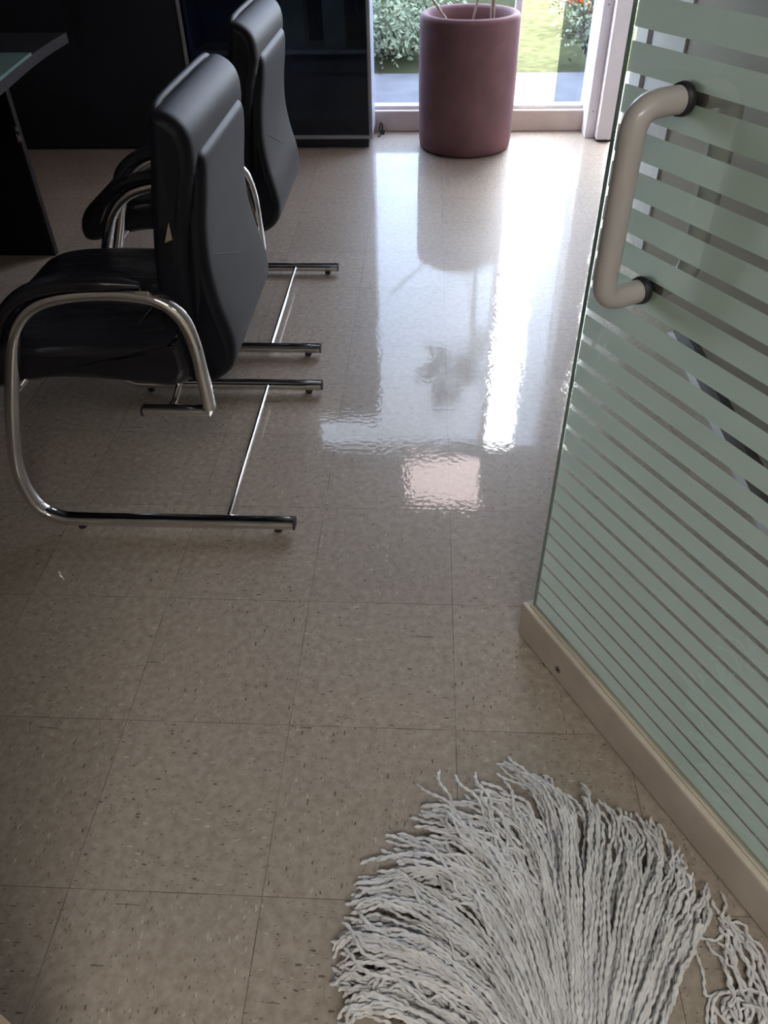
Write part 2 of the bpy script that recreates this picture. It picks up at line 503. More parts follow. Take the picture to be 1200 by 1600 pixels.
slab('wall_hall_left', (-0.9, -2.7, 0), (-0.8, -0.36, CEIL), M['wall'])
slab('wall_hall_right', (2.5, -2.7, 0), (2.6, -0.36, CEIL), M['wall'])
slab('wall_hall_back', (-0.8, -2.7, 0), (2.5, -2.6, CEIL), M['wall'])

# ---- window
win = tag(MB().box((-0.24, WY-0.015, 0.0), (RX+0.03, WY+0.12, 0.105)).build('window_1', M['sill'], bevel=0.006), kind='structure')
fr = MB()
fr.box((-0.24, WY+0.02, 0.105), (-0.20, WY+0.09, CEIL))
fr.box((0.972, WY+0.02, 0.105), (1.004, WY+0.09, CEIL))
fr.box((-0.20, WY+0.02, 0.105), (1.38, WY+0.085, 0.122))
fr.box((-0.20, WY+0.02, CEIL-0.035), (1.38, WY+0.09, CEIL))
fr.build('window_frame', M['frame'], win, bevel=0.003)
MB().box((-0.20, WY+0.045, 0.122), (0.972, WY+0.051, CEIL-0.035)).build('window_pane', M['window_glass'], win)
MB().box((1.222, WY+0.060, 0.122), (1.385, WY+0.066, CEIL-0.035)).build('window_pane', M['window_glass'], win)
jb = MB().box((1.375, 3.945, 0.0), (1.424, WY+0.12, CEIL))
jb.build('window_jamb', M['frame'], win, bevel=0.003)
jb2 = MB().box((1.424, 3.872, 0.012), (RX+0.03, WY+0.12, CEIL)).box((1.427, 3.878, 0.0), (RX+0.03, WY+0.1, 0.012), 1)  # black block at the foot paints in the shade of the gap
jb2.build('window_post', [M['frame'], M['black_rubber']], win, bevel=0.002)
for z in (0.13, 0.60, 1.1, 1.6):
    s = MB(); cyl(s, (1.40, 3.943, z), (1.40, 3.9455, z), 0.005, 10)
    s.build('screw', M['screw'], win)

# ---- ceiling lamp by the window, and a fill panel added in the unseen hall
lamp = thing('ceiling_light', 'square recessed ceiling light panel close to the window', 'ceiling light', (0.70, 3.78, CEIL))
f = MB()
for a, b in (((-0.28,-0.28,-0.018),(0.28,-0.25,0)), ((-0.28,0.25,-0.018),(0.28,0.28,0)), ((-0.28,-0.25,-0.018),(-0.25,0.25,0)), ((0.25,-0.25,-0.018),(0.28,0.25,0))):
    f.box(a, b)
f.build('lamp_frame', M['frame'], lamp)
MB().box((-0.25,-0.25,-0.012), (0.25,0.25,-0.004)).build('diffuser', M['lamp'], lamp)
hl = thing('ceiling_light', 'unseen fill light panel added in the hallway behind the doorway', 'ceiling light', (0.85, -1.45, CEIL))  # added fill, brightens the near floor, door film and mop
f = MB()
for a, b in (((-0.6,-0.3,-0.018),(0.6,-0.27,0)), ((-0.6,0.27,-0.018),(0.6,0.3,0)), ((-0.6,-0.27,-0.018),(-0.57,0.27,0)), ((0.57,-0.27,-0.018),(0.6,0.27,0))):
    f.box(a, b)
f.build('lamp_frame', M['frame'], hl)
MB().box((-0.57,-0.27,-0.012), (0.57,0.27,-0.004)).build('diffuser', M['hall_fill'], hl)

# ---- glass door, standing ajar (local x along the leaf, local y away from the viewer)
DT = Vector((0.490, -0.872, 0)); DN = Vector((0.872, 0.490, 0))
DL = 0.93; DH = 2.10; RAIL = 0.093
door = bpy.data.objects.new('door_1', None); COL.objects.link(door)
door.matrix_world = Matrix(((DT.x, DN.x, 0, 0.7405), (DT.y, DN.y, 0, 0.5365), (0, 0, 1, 0), (0, 0, 0, 1)))
tag(door, kind='structure')
r = MB().box((0, 0, 0.004), (DL, 0.036, RAIL-0.004)).box((0.0, 0.0, RAIL-0.004), (DL, 0.010, RAIL), 1).box((0.0, 0.026, RAIL-0.004), (DL, 0.036, RAIL), 1)
r.build('bottom_rail', [M['rail'], M['rail_lip']], door, bevel=0.002)
MB().box((0, 0, DH-0.09), (DL, 0.036, DH)).build('top_rail', M['rail'], door, bevel=0.002)
MB().box((0.012, 0.010, RAIL-0.004), (DL, 0.0125, RAIL+0.003)).box((0.012, 0.0235, RAIL-0.004), (DL, 0.026, RAIL+0.003)).build('glazing_gasket', M['rail_lip'], door)
G0, G1 = 0.0150, 0.0210
g = MB().box((0.016, G0, RAIL-0.02), (DL, G1, DH-0.08))
g.build('glass_pane', M['door_glass'], door)
MB().box((0.0150, G0, RAIL), (0.0160, G1, DH-0.09)).build('glass_edge', M['glass_edge'], door)
# frosted bands: clear lines about 4 cm apart, wider the higher they sit
fl = MB(); z = RAIL; zc = 0.129
lines = []
while zc < DH-0.1:
    w = 0.0050 + 0.0085 * max(0, min(1, (zc - 0.12) / 0.95))
    lines.append((zc - w/2, zc + w/2))
    zc += 0.0388 + 0.006 * max(0, min(1, (zc - 0.5) / 0.6))
for a, b in lines:
    fl.add([(0.017, G1+0.0004, z), (DL, G1+0.0004, z), (DL, G1+0.0004, a), (0.017, G1+0.0004, a)], [(0, 1, 2, 3)]); z = b
fl.add([(0.017, G1+0.0004, z), (DL, G1+0.0004, z), (DL, G1+0.0004, DH-0.09), (0.017, G1+0.0004, DH-0.09)], [(0, 1, 2, 3)])
fl.build('frosted_film', M['film'], door)
s = MB(); cyl(s, (0.131, -0.0015, 0.034), (0.131, 0.001, 0.034), 0.0075, 14); cyl(s, (0.131, -0.0018, 0.034), (0.131, 0.0, 0.034), 0.0035, 8, 1)
s.build('rail_screw', [M['screw'], M['black_rubber']], door)
for sgn, y0 in ((-1, G0), (1, G1 + 0.001)):
    off = 0.066 * sgn
    path = fillet([(0.121, y0 + 0.006*sgn, 1.010), (0.121, y0 + off, 1.010), (0.121, y0 + off, 0.792), (0.121, y0 + 0.006*sgn, 0.792)], 0.045, 9)
    h = MB(); tube(h, path, circ(0.0145, 18))
    ho = h.build('door_handle', M['handle'], door)
    for zz in (1.010, 0.792):
        c = MB(); lathe(c, [(0.0, 0), (0.0165, 0), (0.0175, 0.003), (0.0165, 0.010), (0.0, 0.010)], n=20)
        co = c.build('handle_collar', M['black_rubber'], ho)
        co.location = (0.121, y0, zz); co.rotation_euler = (PI/2 if sgn < 0 else -PI/2, 0, 0)

# ================================================================== objects
# ---- chair: faces -x, origin on the floor between the skids
def make_chair():
    c = thing('office_chair', 'black leather cantilever chair nearest the mop, tucked in at the desk', 'chair')
    SEC = oval(0.0125, 0.0175, 18, 2.8)
    prof = [(0.243, 0.0255), (-0.05, 0.0255), (-0.262, 0.0255), (-0.315, 0.032), (-0.350, 0.056), (-0.366, 0.105), (-0.364, 0.190), (-0.325, 0.332),
            (-0.272, 0.480), (-0.240, 0.535), (-0.195, 0.572), (-0.135, 0.590), (-0.060, 0.596), (0.005, 0.592), (0.050, 0.578), (0.080, 0.545), (0.094, 0.490),
            (0.097, 0.420), (0.098, 0.345)]
    for sy in (-1, 1):
        y = 0.30 * sy
        m = MB(); pth = catmull([(x, y, z) for x, z in prof], 6)
        tube(m, pth, SEC, up=(0, 1, 0))
        arm = m.build('frame_side', M['chrome'], c)
        b = MB(); tube(b, [(0.100, y, 0.337), (-0.040, y, 0.337)], oval(0.009, 0.015, 16, 3.2), up=(0, 1, 0))
        b.build('seat_bar', M['chrome'], c)
        k = MB(); tube(k, [(-0.040, y, 0.337), (-0.044, y, 0.337)], oval(0.0095, 0.0155, 16, 3.2), up=(0, 1, 0))
        k.build('end_cap', M['black_rubber'], c)
        k = MB(); tube(k, [(0.243, y, 0.0255), (0.247, y, 0.0255)], oval(0.0128, 0.0178, 16, 2.8), up=(0, 1, 0))
        k.build('end_cap', M['black_rubber'], c)
        for x in (0.205, -0.265):
            q = MB(); lathe(q, [(0, 0), (0.0085, 0), (0.0105, 0.003), (0.0105, 0.009), (0.006, 0.013), (0, 0.0135)], (x, y, 0), 14)
            q.build('glide', M['black_rubber'], c)
        # rear and front brackets reaching in under the seat
        for x0, z0, x1, z1 in ((0.012, 0.337, 0.030, 0.385), (-0.316, 0.362, -0.285, 0.395)):
            q = MB(); tube(q, fillet([(x0, y, z0), (x0 + 0.004, y - 0.035*sy, z0 + 0.004), (x1, y - 0.085*sy, z1)], 0.02, 4), circ(0.007, 10))
            q.build('seat_bracket', M['chrome'], c)
        # arm pad over the curve
        ap = catmull([(-0.292, y, 0.500), (-0.262, y, 0.556), (-0.212, y, 0.594), (-0.140, y, 0.6135), (-0.060, y, 0.6185), (0.010, y, 0.612)], 8)
        n = len(ap)
        sc = [min(1.0, 0.35 + 3.4 * min(i, n-1-i) / n) for i in range(n)]
        q = MB(); tube(q, ap, oval(0.013, 0.024, 18, 2.6), up=(0, 1, 0), scale=sc)
        pd = q.build('arm_pad', M['leather'], c)
        q = MB(); q.box((0.004, y-0.015, 0.598), (0.032, y+0.015, 0.606)); q.build('pad_bracket', M['chrome'], pd, bevel=0.002)
    q = MB(); cyl(q, (0.088, -0.288, 0.028), (0.088, 0.288, 0.028), 0.0062, 14)
    q.build('crossbar', M['chrome'], c)
    # seat
    q = MB()
    pad(q, [(0.045, 0.485), (-0.02, 0.478), (-0.12, 0.466), (-0.24, 0.466), (-0.34, 0.460), (-0.405, 0.440), (-0.440, 0.400), (-0.445, 0.355), (-0.420, 0.335),
            (-0.360, 0.345), (-0.24, 0.368), (-0.10, 0.362), (0.02, 0.352), (0.06, 0.390), (0.062, 0.45)], 0.258, 0.055, 0.030)
    seat = q.build('seat', M['leather'], c)
    for sy in (-1, 1):
        q = MB(); tube(q, catmull([(-0.385, 0.246*sy, 0.395), (-0.24, 0.252*sy, 0.428), (-0.10, 0.252*sy, 0.425), (0.03, 0.248*sy, 0.43)], 6), circ(0.0035, 8))
        q.build('piping', M['seam'], seat)
    # seat fold where the pad meets the back
    q = MB(); tube(q, catmull([(-0.036, -0.085, 0.4775), (-0.048, -0.16, 0.4745), (-0.060, -0.235, 0.462)], 8), circ(0.005, 8), scale=[0.2+0.8*math.sin(PI*i/16) for i in range(17)])
    q.build('fold', M['seam'], seat)
    # front cushion with the head roll
    q = MB()
    pad(q, [(0.010, 0.44), (0.012, 0.54), (0.022, 0.64), (0.040, 0.74), (0.058, 0.83), (0.066, 0.878), (0.083, 0.888), (0.106, 0.880), (0.124, 0.862), (0.132, 0.835),
            (0.130, 0.795), (0.115, 0.74), (0.098, 0.66), (0.088, 0.56), (0.086, 0.46), (0.060, 0.41), (0.025, 0.405)], lambda z: 0.246 if z > 0.7 else 0.238, 0.034, 0.020)
    bk = q.build('backrest', M['leather_back'], c)
    q = MB(); tube(q, catmull([(0.070, -0.232, 0.872), (0.072, -0.18, 0.889), (0.074, 0, 0.893), (0.072, 0.18, 0.889), (0.070, 0.232, 0.872)], 6), circ(0.0075, 10))
    q.build('piping', M['leather_back'], bk)
    # rear shell
    q = MB()
    pad(q, [(0.098, 0.80), (0.118, 0.812), (0.136, 0.806), (0.141, 0.785), (0.136, 0.740), (0.126, 0.680), (0.122, 0.610), (0.130, 0.540), (0.144, 0.480), (0.149, 0.430),
            (0.138, 0.390), (0.105, 0.362), (0.060, 0.352), (0.040, 0.375), (0.060, 0.45), (0.075, 0.56), (0.085, 0.68), (0.092, 0.76)],
        lambda z: 0.205 + 0.030 * max(0, min(1, (0.80 - z) / 0.30)), 0.036, 0.018)
    sh = q.build('back_shell', M['leather_back'], c)
    q = MB(); tube(q, [(0.1225 + 0.016*(0.60-z)/0.08*0.6, y, z) for y, z in ((-0.17, 0.615), (-0.11, 0.592), (-0.05, 0.568), (0.0, 0.548), (0.05, 0.528))], circ(0.0012, 6))
    q.build('stitching', M['leather_back'], sh)
    q = MB(); q.add([(0.056, -0.243, 0.668), (0.071, -0.242, 0.706), (0.071, -0.241, 0.674), (0.056, -0.2445, 0.668), (0.071, -0.2435, 0.706), (0.071, -0.2425, 0.674)],
                    [(0, 1, 2), (5, 4, 3), (0, 3, 4, 1), (1, 4, 5, 2), (2, 5, 3, 0)])
    q.build('care_tag', M['tag'], bk)
    return c
chair = make_chair()
chair.location = (0.0, 1.13, 0.0)
chair['group'] = 'leather chairs at the desk'
c2 = copy_tree(chair)
c2.location = (-0.028, 1.945, 0.0)
c2['label'] = 'black leather cantilever chair farther from the mop, between the first chair and the cabinets'

# ---- planter and its canes
pc = (0.733, 3.828, 0)
pot = thing('planter', 'tall round terracotta-coloured planter on the floor by the window', 'planter', pc)
q = MB()
lathe(q, [(0.0, 0.004), (0.215, 0.0), (0.232, 0.012), (0.238, 0.06), (0.241, 0.30), (0.240, 0.53), (0.240, 0.575), (0.234, 0.590), (0.222, 0.596), (0.208, 0.593),
          (0.199, 0.580), (0.196, 0.54), (0.194, 0.28)], n=64)
q.build('pot_body', M['clay'], pot)
q = MB(); lathe(q, [(0.1945, 0.315), (0.14, 0.325), (0.05, 0.332), (0.0, 0.33)], n=40)
q.build('soil', M['soil'], pot)
plant = thing('potted_plant', 'thin-caned plant growing out of the round planter', 'plant', (pc[0], pc[1], 0.325))
def leaf_cloud(mb, centre, rad, n, size, r, stretch=1.0, mi=0):
    for _ in range(n):
        d = Vector((r.gauss(0, 1), r.gauss(0, 1), r.gauss(0, 1)*stretch)).normalized() * (r.random()**0.45)
        p = Vector(centre) + Vector((d.x*rad[0], d.y*rad[1], d.z*rad[2]))
        a = Vector((r.gauss(0, 1), r.gauss(0, 1), r.gauss(0, 0.8))).normalized()
        b = a.cross(Vector((r.gauss(0, 1), r.gauss(0, 1), r.gauss(0, 1)))).normalized()
        nn = a.cross(b)
        L = size * r.uniform(0.6, 1.3); W = L * 0.32
        mb.add([p, p + a*L*0.5 + b*W + nn*L*0.06, p + a*L, p + a*L*0.5 - b*W + nn*L*0.06], [(0, 1, 2), (0, 2, 3)], mi, True)
canes = [((0.10, -0.10, -0.01), (-0.40, 0.10, 0.56), 0.0070), ((-0.045, 0.00, -0.01), (0.17, 0.03, 0.95), 0.0065), ((0.105, 0.02, -0.01), (0.095, 0.00, 1.15), 0.0125)]
r5 = random.Random(5)
for a, b, rr in canes:
    A, B = Vector(a), Vector(b)
    mid = A.lerp(B, 0.5) + Vector((0.006, 0.0, 0.0))
    q = MB(); tube(q, catmull([A, mid, B], 6), circ(rr, 10), scale=[1 - 0.4*i/12 for i in range(13)])
    cn = q.build('cane', M['cane'], plant)
    if b[2] > 0.8:
        q = MB()
        for _ in range(9):
            leaf_cloud(q, B + Vector((r5.uniform(-0.30, 0.02), r5.uniform(-0.14, 0.04), r5.uniform(-0.22, 0.16))), (0.075, 0.06, 0.075), 22, 0.06, r5)
        q.build('foliage', M['leaf'], cn)

# ---- glass-fronted cabinet
CY = 3.77; CB = 4.055; CT = 1.71
cab = thing('display_cabinet', 'dark cabinet with glass doors in grey frames beside the window', 'cabinet', (0, 0, 0))
q = MB()
q.box((-0.635, CY+0.022, 0.05), (-0.617, CB, CT)); q.box((-0.617, CB-0.012, 0.05), (0.235, CB, CT))
q.box((-0.617, CY+0.022, 0.05), (0.235, CB-0.012, 0.068)); q.box((-0.635, CY+0.022, CT-0.02), (0.235, CB, CT))
q.build('body', M['cab_in'], cab, bevel=0.001)
MB().box((0.235, CY+0.022, 0.05), (0.255, CB, CT)).build('side_panel', M['cab_side'], cab, bevel=0.001)
MB().box((-0.62, CY+0.03, 0.0), (0.235, CB-0.02, 0.05)).build('plinth', M['cab_dark'], cab)
for z in (0.445, 0.86, 1.28):
    MB().box((-0.617, CY+0.035, z-0.018), (0.235, CB-0.012, z)).build('shelf', M['cab_frame'], cab)
for x0, x1 in ((-0.660, -0.206), (-0.202, 0.257)):
    w = 0.016
    q = MB(); y0, y1 = CY, CY+0.020; z0, z1 = 0.048, CT+0.002
    q.box((x0, y0, z0), (x0+w, y1, z1)).box((x1-w, y0, z0), (x1, y1, z1)).box((x0+w, y0, z0), (x1-w, y1, z0+w)).box((x0+w, y0, z1-w), (x1-w, y1, z1))
    d = q.build('cabinet_door', M['cab_frame'], cab, bevel=0.001)
    MB().box((x0+w, CY+0.008, z0+w), (x1-w, CY+0.012, z1-w)).build('glass', M['cab_glass'], d)
for x0, x1, z0, h, gl in ((-0.18, -0.07, 0.445, 0.23, 'pale grey file box behind the glass cabinet door, left one'), (0.02, 0.13, 0.445, 0.27, 'pale grey file box behind the glass cabinet door, right one')):
    q = MB().box((x0, CY+0.10, z0), (x1, CB-0.03, z0+h)).box((x0+0.03, CY+0.098, z0+0.06), (x1-0.03, CY+0.1, z0+0.14))
    tag(q.build('file_box', M['paper'], bevel=0.002), gl, 'box', 'file boxes in the cabinet')

# ---- dark closed cupboard left of it
cup = thing('cupboard', 'black closed cupboard against the far wall, left of the glass cabinet', 'cupboard', (0, 0, 0))
MB().box((-2.20, CY+0.020, 0.0), (-0.668, CB, 1.70)).build('body', M['cab_dark'], cup, bevel=0.002)
for x0, x1 in ((-2.198, -1.69), (-1.686, -1.18), (-1.176, -0.670)):
    d = MB().box((x0, CY, 0.012), (x1, CY+0.019, 1.69)).build('cupboard_door', M['cab_dark'], cup, bevel=0.0015)
    q = MB(); cyl(q, (x1-0.04, CY-0.022, 0.95), (x1-0.04, CY-0.022, 1.08), 0.005, 8)
    q.build('handle', M['cab_frame'], d)

# small black plug and lead by the cabinet foot
q = MB()
q.box((0.283, 4.02, 0.0), (0.305, 4.045, 0.018))
tube(q, catmull([(0.292, 4.03, 0.012), (0.296, 4.035, 0.045), (0.286, 4.05, 0.052), (0.278, 4.055, 0.02), (0.285, 4.01, 0.004), (0.276, 3.97, 0.004)], 6), circ(0.004, 8))
tag(q.build('power_lead', M['black_rubber']), 'small black power lead on the floor at the foot of the glass cabinet', 'cable')

# ---- desk
desk = thing('desk', 'dark wooden desk at the upper left with a chipped side panel', 'desk', (0, 0, 0))
edge = catmull([(-0.696, 2.50, 0), (-0.688, 2.30, 0), (-0.672, 2.12, 0), (-0.650, 1.95, 0), (-0.625, 1.76, 0), (-0.61, 1.55, 0), (-0.60, 1.30, 0), (-0.61, 1.0, 0), (-0.64, 0.75, 0)], 4)
def plate(mb, outline, z0, z1, mi_side=0):
    n = len(outline)
    mb.add([(p[0], p[1], z0) for p in outline] + [(p[0], p[1], z1) for p in outline], [tuple(range(n))[::-1], tuple(range(n, 2*n))], 0)
    mb.add([(p[0], p[1], z0) for p in outline] + [(p[0], p[1], z1) for p in outline], [(i, (i+1) % n, n+(i+1) % n, n+i) for i in range(n)], mi_side)
out = [(p.x, p.y) for p in edge] + [(-1.50, 0.75), (-1.50, 2.50)]
out = out[::-1]
q = MB(); plate(q, out, 0.712, 0.742, 1)
q.build('desktop', [M['wood'], M['wood_edge']], desk)
for y in (2.40, 0.95):
    q = MB().box((-1.46, y, 0.0), (-0.930, y+0.030, 0.712)).box((-0.930, y, 0.0), (-0.920, y+0.030, 0.712), 1)
    pn = q.build('side_panel', [M['wood'], M['wood_edge']], desk, bevel=0.001)
    if y > 2:
        q = MB()
        for z, w, h in ((0.455, 0.014, 0.018), (0.420, 0.018, 0.030)):
            q.add([(-0.9195-w*0.6, y-0.0012, z), (-0.9185, y-0.0012, z+h*0.15), (-0.9185, y-0.0012, z+h*0.7), (-0.9195-w*0.5, y-0.0012, z+h),
                   (-0.9195-w*0.6, y+0.001, z), (-0.9185, y+0.002, z+h*0.15), (-0.9185, y+0.002, z+h*0.7), (-0.9195-w*0.5, y+0.001, z+h)],
                  [(0, 1, 2, 3), (1, 5, 6, 2), (0, 4, 5, 1), (3, 2, 6, 7), (4, 7, 6, 5), (0, 3, 7, 4)])
        q.build('chip', M['chip'], pn)
MB().box((-1.30, 0.98, 0.30), (-1.28, 2.40, 0.712)).build('modesty_panel', M['wood'], desk)
gp = [(p.x + 0.004, p.y) for p in edge if p.y <= 2.13] + [(-1.44, 0.78), (-1.44, 2.13)]
gp[0] = (gp[0][0], 2.13)
q = MB(); plate(q, gp[::-1], 0.7425, 0.7505)
tag(q.build('glass_sheet', M['desk_glass']), 'greenish glass sheet lying on the dark desk at upper left', 'glass sheet')

# ---- mop
MZ = 0.0

FANS = [
    [(0.669, -0.230), (0.553, -0.168), (0.465, -0.147), (0.439, -0.164)],
    [(0.686, -0.223), (0.571, -0.133), (0.462, -0.104), (0.418, -0.101)],
    [(0.694, -0.216), (0.589, -0.109), (0.474, -0.072), (0.421, -0.079)],
    [(0.703, -0.209), (0.607, -0.100), (0.496, -0.054), (0.423, -0.057)],
    [(0.712, -0.201), (0.626, -0.083), (0.514, -0.018), (0.425, -0.019)],
    [(0.717, -0.201), (0.635, -0.066), (0.532, 0.006), (0.434, 0.009)],
    [(0.721, -0.201), (0.655, -0.047), (0.571, 0.032), (0.438, 0.027)],
    [(0.725, -0.201), (0.675, -0.029), (0.591, 0.047), (0.489, 0.056)],
    [(0.729, -0.200), (0.685, -0.020), (0.601, 0.068), (0.494, 0.100)],
    [(0.737, -0.200), (0.695, -0.010), (0.632, 0.084), (0.551, 0.126)],
    [(0.742, -0.200), (0.714, -0.009), (0.654, 0.112), (0.556, 0.155)],
    [(0.746, -0.200), (0.733, -0.009), (0.696, 0.119), (0.614, 0.169)],
    [(0.750, -0.200), (0.745, 0.010), (0.717, 0.130), (0.642, 0.193)],
    [(0.754, -0.199), (0.764, 0.011), (0.752, 0.165), (0.677, 0.239)],
    [(0.758, -0.199), (0.776, 0.031), (0.772, 0.154), (0.703, 0.212)],
    [(0.762, -0.199), (0.783, 0.012), (0.800, 0.133), (0.768, 0.214)],
    [(0.767, -0.199), (0.798, 0.012), (0.819, 0.123), (0.799, 0.204)],
    [(0.771, -0.199), (0.814, -0.005), (0.842, 0.103), (0.830, 0.179)],
    [(0.779, -0.198), (0.832, -0.014), (0.865, 0.083), (0.859, 0.162)],
    [(0.787, -0.198), (0.853, -0.022), (0.891, 0.074), (0.891, 0.152)],
    [(0.796, -0.198), (0.870, -0.030), (0.914, 0.065), (0.917, 0.151)],
    [(0.804, -0.197), (0.887, -0.038), (0.936, 0.047), (0.945, 0.118)],
    [(0.811, -0.204), (0.897, -0.055), (0.949, 0.028), (0.967, 0.082)],
    [(0.818, -0.210), (0.898, -0.071), (0.954, 0.010), (0.968, 0.058)],
    [(0.833, -0.217), (0.895, -0.104), (0.942, -0.031), (0.966, 0.019)],
    [(0.699, -0.216), (0.588, -0.156), (0.498, -0.105), (0.451, -0.139)],
    [(0.712, -0.208), (0.642, -0.115), (0.552, -0.060), (0.457, -0.038)],
    [(0.722, -0.201), (0.672, -0.064), (0.619, 0.005), (0.532, 0.021)],
    [(0.734, -0.200), (0.711, -0.045), (0.670, 0.036), (0.592, 0.093)],
]
FANS.append([(0.706, -0.208), (0.600, -0.128), (0.490, -0.088), (0.430, -0.092)])
EDGE = [
    [(1.016, -0.188), (1.026, -0.091), (1.009, -0.029), (0.991, 0.034)],
    [(0.997, -0.182), (1.003, -0.107), (1.000, -0.042), (0.990, 0.020)],
    [(1.043, -0.144), (1.037, -0.082), (1.021, -0.032), (0.999, 0.002)],
    [(0.983, -0.175), (0.992, -0.116), (0.988, -0.068), (0.984, -0.025)],
]
mop = thing('mop_head', 'large white cotton string mop head spread on the floor by the glass door', 'mop', (0.72, -0.24, 0))
MOPO = Vector((0.72, -0.24, 0))
rm = random.Random(21)
def clear_of_door(p, gap=0.007):
    # keep strands in front of the door's bottom rail
    d = (p.x - 0.7405) * DN.x + (p.y - 0.5365) * DN.y
    if d > -gap:
        p = p - Vector((DN.x, DN.y, 0)) * (d + gap)
    return p
def strand(guide, spread_r, spread_t, zbase, ztop, r, short=0.0, wav=1.0):
    ctrl = [Vector((x, y, 0)) for x, y in guide]
    path = catmull(ctrl, 22)
    n = len(path)
    side = rm.gauss(0, 1); side = max(-1.9, min(1.9, side))
    ph = rm.uniform(0, 100); cut = 1.0 - short * rm.random()**1.5
    h0 = rm.uniform(zbase, ztop)
    pts = []
    curl = rm.choice((-1, 1)) * rm.uniform(0, 0.012)
    for i in range(int(n * cut)):
        t = i / (n - 1)
        p = path[i]
        tan = (path[min(i+1, n-1)] - path[max(i-1, 0)]).normalized()
        nrm = Vector((-tan.y, tan.x, 0))
        sp = spread_r + (spread_t - spread_r) * t
        wob = noise.noise(Vector((ph, t*5.0, 0))) * 0.016 * t * wav + noise.noise(Vector((ph + 40, t*16.0, 0))) * 0.0030 * wav
        q = p + nrm * (side * sp + wob + curl * max(0, t - 0.75) * 4)
        q = q + tan * 0.0
        env = math.sin(PI * min(1, max(0, 0.30 + 0.66*t)))**0.7
        z = r + h0 * env + (noise.noise(Vector((ph + 9, t*8.0, 3))) * 0.8 + 0.35) * 0.012 * env
        q = Vector((q.x, q.y, max(r, z)))
        pts.append(clear_of_door(q, r + 0.002))
    return pts, h0
YR = 0.0029
def yarn(mb, pts, r=YR):
    """two-ply yarn: a flattened section that turns as it runs"""
    m = 8; n = len(pts)
    vs = []; ph = rm.uniform(0, 6); s = 0.0
    for i in range(n):
        t = (pts[min(i+1, n-1)] - pts[max(i-1, 0)])
        t = t.normalized() if t.length > 1e-9 else Vector((1, 0, 0))
        u = Vector((0, 0, 1)); u = (u - t * u.dot(t)).normalized(); w = t.cross(u)
        if i: s += (pts[i] - pts[i-1]).length
        a0 = ph + s / 0.0045
        k = 1.0 if i < n - 3 else (1.0, 0.8, 0.45)[i - (n - 3)]
        for j in range(m):
            a = 2*PI*j/m
            rr = r * k * (0.78 + 0.36 * math.cos(2*(a - a0)))
            vs.append(pts[i] + w * (rr*math.cos(a)) + u * (rr*math.sin(a)))
    fs = [(i*m+j, i*m+(j+1) % m, (i+1)*m+(j+1) % m, (i+1)*m+j) for i in range(n-1) for j in range(m)]
    fs += [tuple(reversed(range(m))), tuple(range((n-1)*m, n*m))]
    mb.add(vs, fs, 0, True)
def resample(pts, step):
    out = [pts[0]]; acc = 0.0
    for a, b in zip(pts[:-1], pts[1:]):
        L = (b - a).length
        if L < 1e-9: continue
        d = step - acc
        while d <= L:
            out.append(a.lerp(b, d / L)); d += step
        acc = L - (d - step)
    if len(out) < 4: out = pts
    return out
STEP = 0.0026
strands = []
for gi, gd in enumerate(FANS):
    # strands of one hank, split in two tufts that part a little at the tip
    for tuft in range(3):
        dx = max(-0.014, min(0.014, rm.gauss(0, 0.009))); dy = max(-0.014, min(0.014, rm.gauss(0, 0.009)))
        g2 = [(x + dx * k, y + dy * k) for (x, y), k in zip(gd, (0.3, 0.6, 1.0, 1.0))]
        zb = rm.uniform(0.0, 0.034)
        for k in range(5):
            p, h = strand(g2, 0.0052, 0.0064, zb, zb + 0.020, YR, short=0.30, wav=1.25)
            strands.append((h, [q - MOPO for q in resample(p, STEP)]))
# tangled short ends lying over the middle
for k in range(46):
    a0 = rm.uniform(0, 2*PI); c = Vector((rm.uniform(0.60, 0.745), rm.uniform(-0.06, 0.13), 0))
    d = Vector((-0.55, 0.8, 0)).normalized(); L = rm.uniform(0.05, 0.10); bend = rm.uniform(-0.05, 0.05)
    pts = []
    for i in range(24):
        t = i / 23
        q = c + d * (L * t) + Vector((d.y, -d.x, 0)) * (bend * t * t + 0.006 * math.sin(t*7 + a0))
        pts.append(Vector((q.x, q.y, 0.022 + 0.016 * math.sin(PI * t) + 0.004 * math.sin(a0 + t*3))))
    strands.append((0.03 if k < 20 else 0.0, [q - MOPO for q in resample(pts, STEP)]))
for k in range(34):
    gd = FANS[rm.choice([2, 3, 4, 5, 6, 7, 9, 12, 25, 26, 27, 28])]
    base = catmull([(x, y, 0) for x, y in gd], 10)
    i0 = rm.randrange(8, 22); c = base[i0]; tan = (base[i0+1] - base[i0-1]).normalized(); nn = Vector((-tan.y, tan.x, 0))
    amp = rm.uniform(-0.018, 0.018); L = rm.uniform(0.06, 0.12); pts = []
    for i in range(30):
        t = i / 29
        q = c + tan * (L * (t - 0.4)) + nn * (amp * math.sin(PI * t * rm.choice((1, 1)) * 1.4) + 0.004 * math.sin(9 * t + k))
        pts.append(clear_of_door(Vector((q.x, q.y, 0.034 + 0.010 * math.sin(PI * t)))))
    strands.append((0.035 if k < 12 else 0.0, [q - MOPO for q in resample(pts, STEP)]))
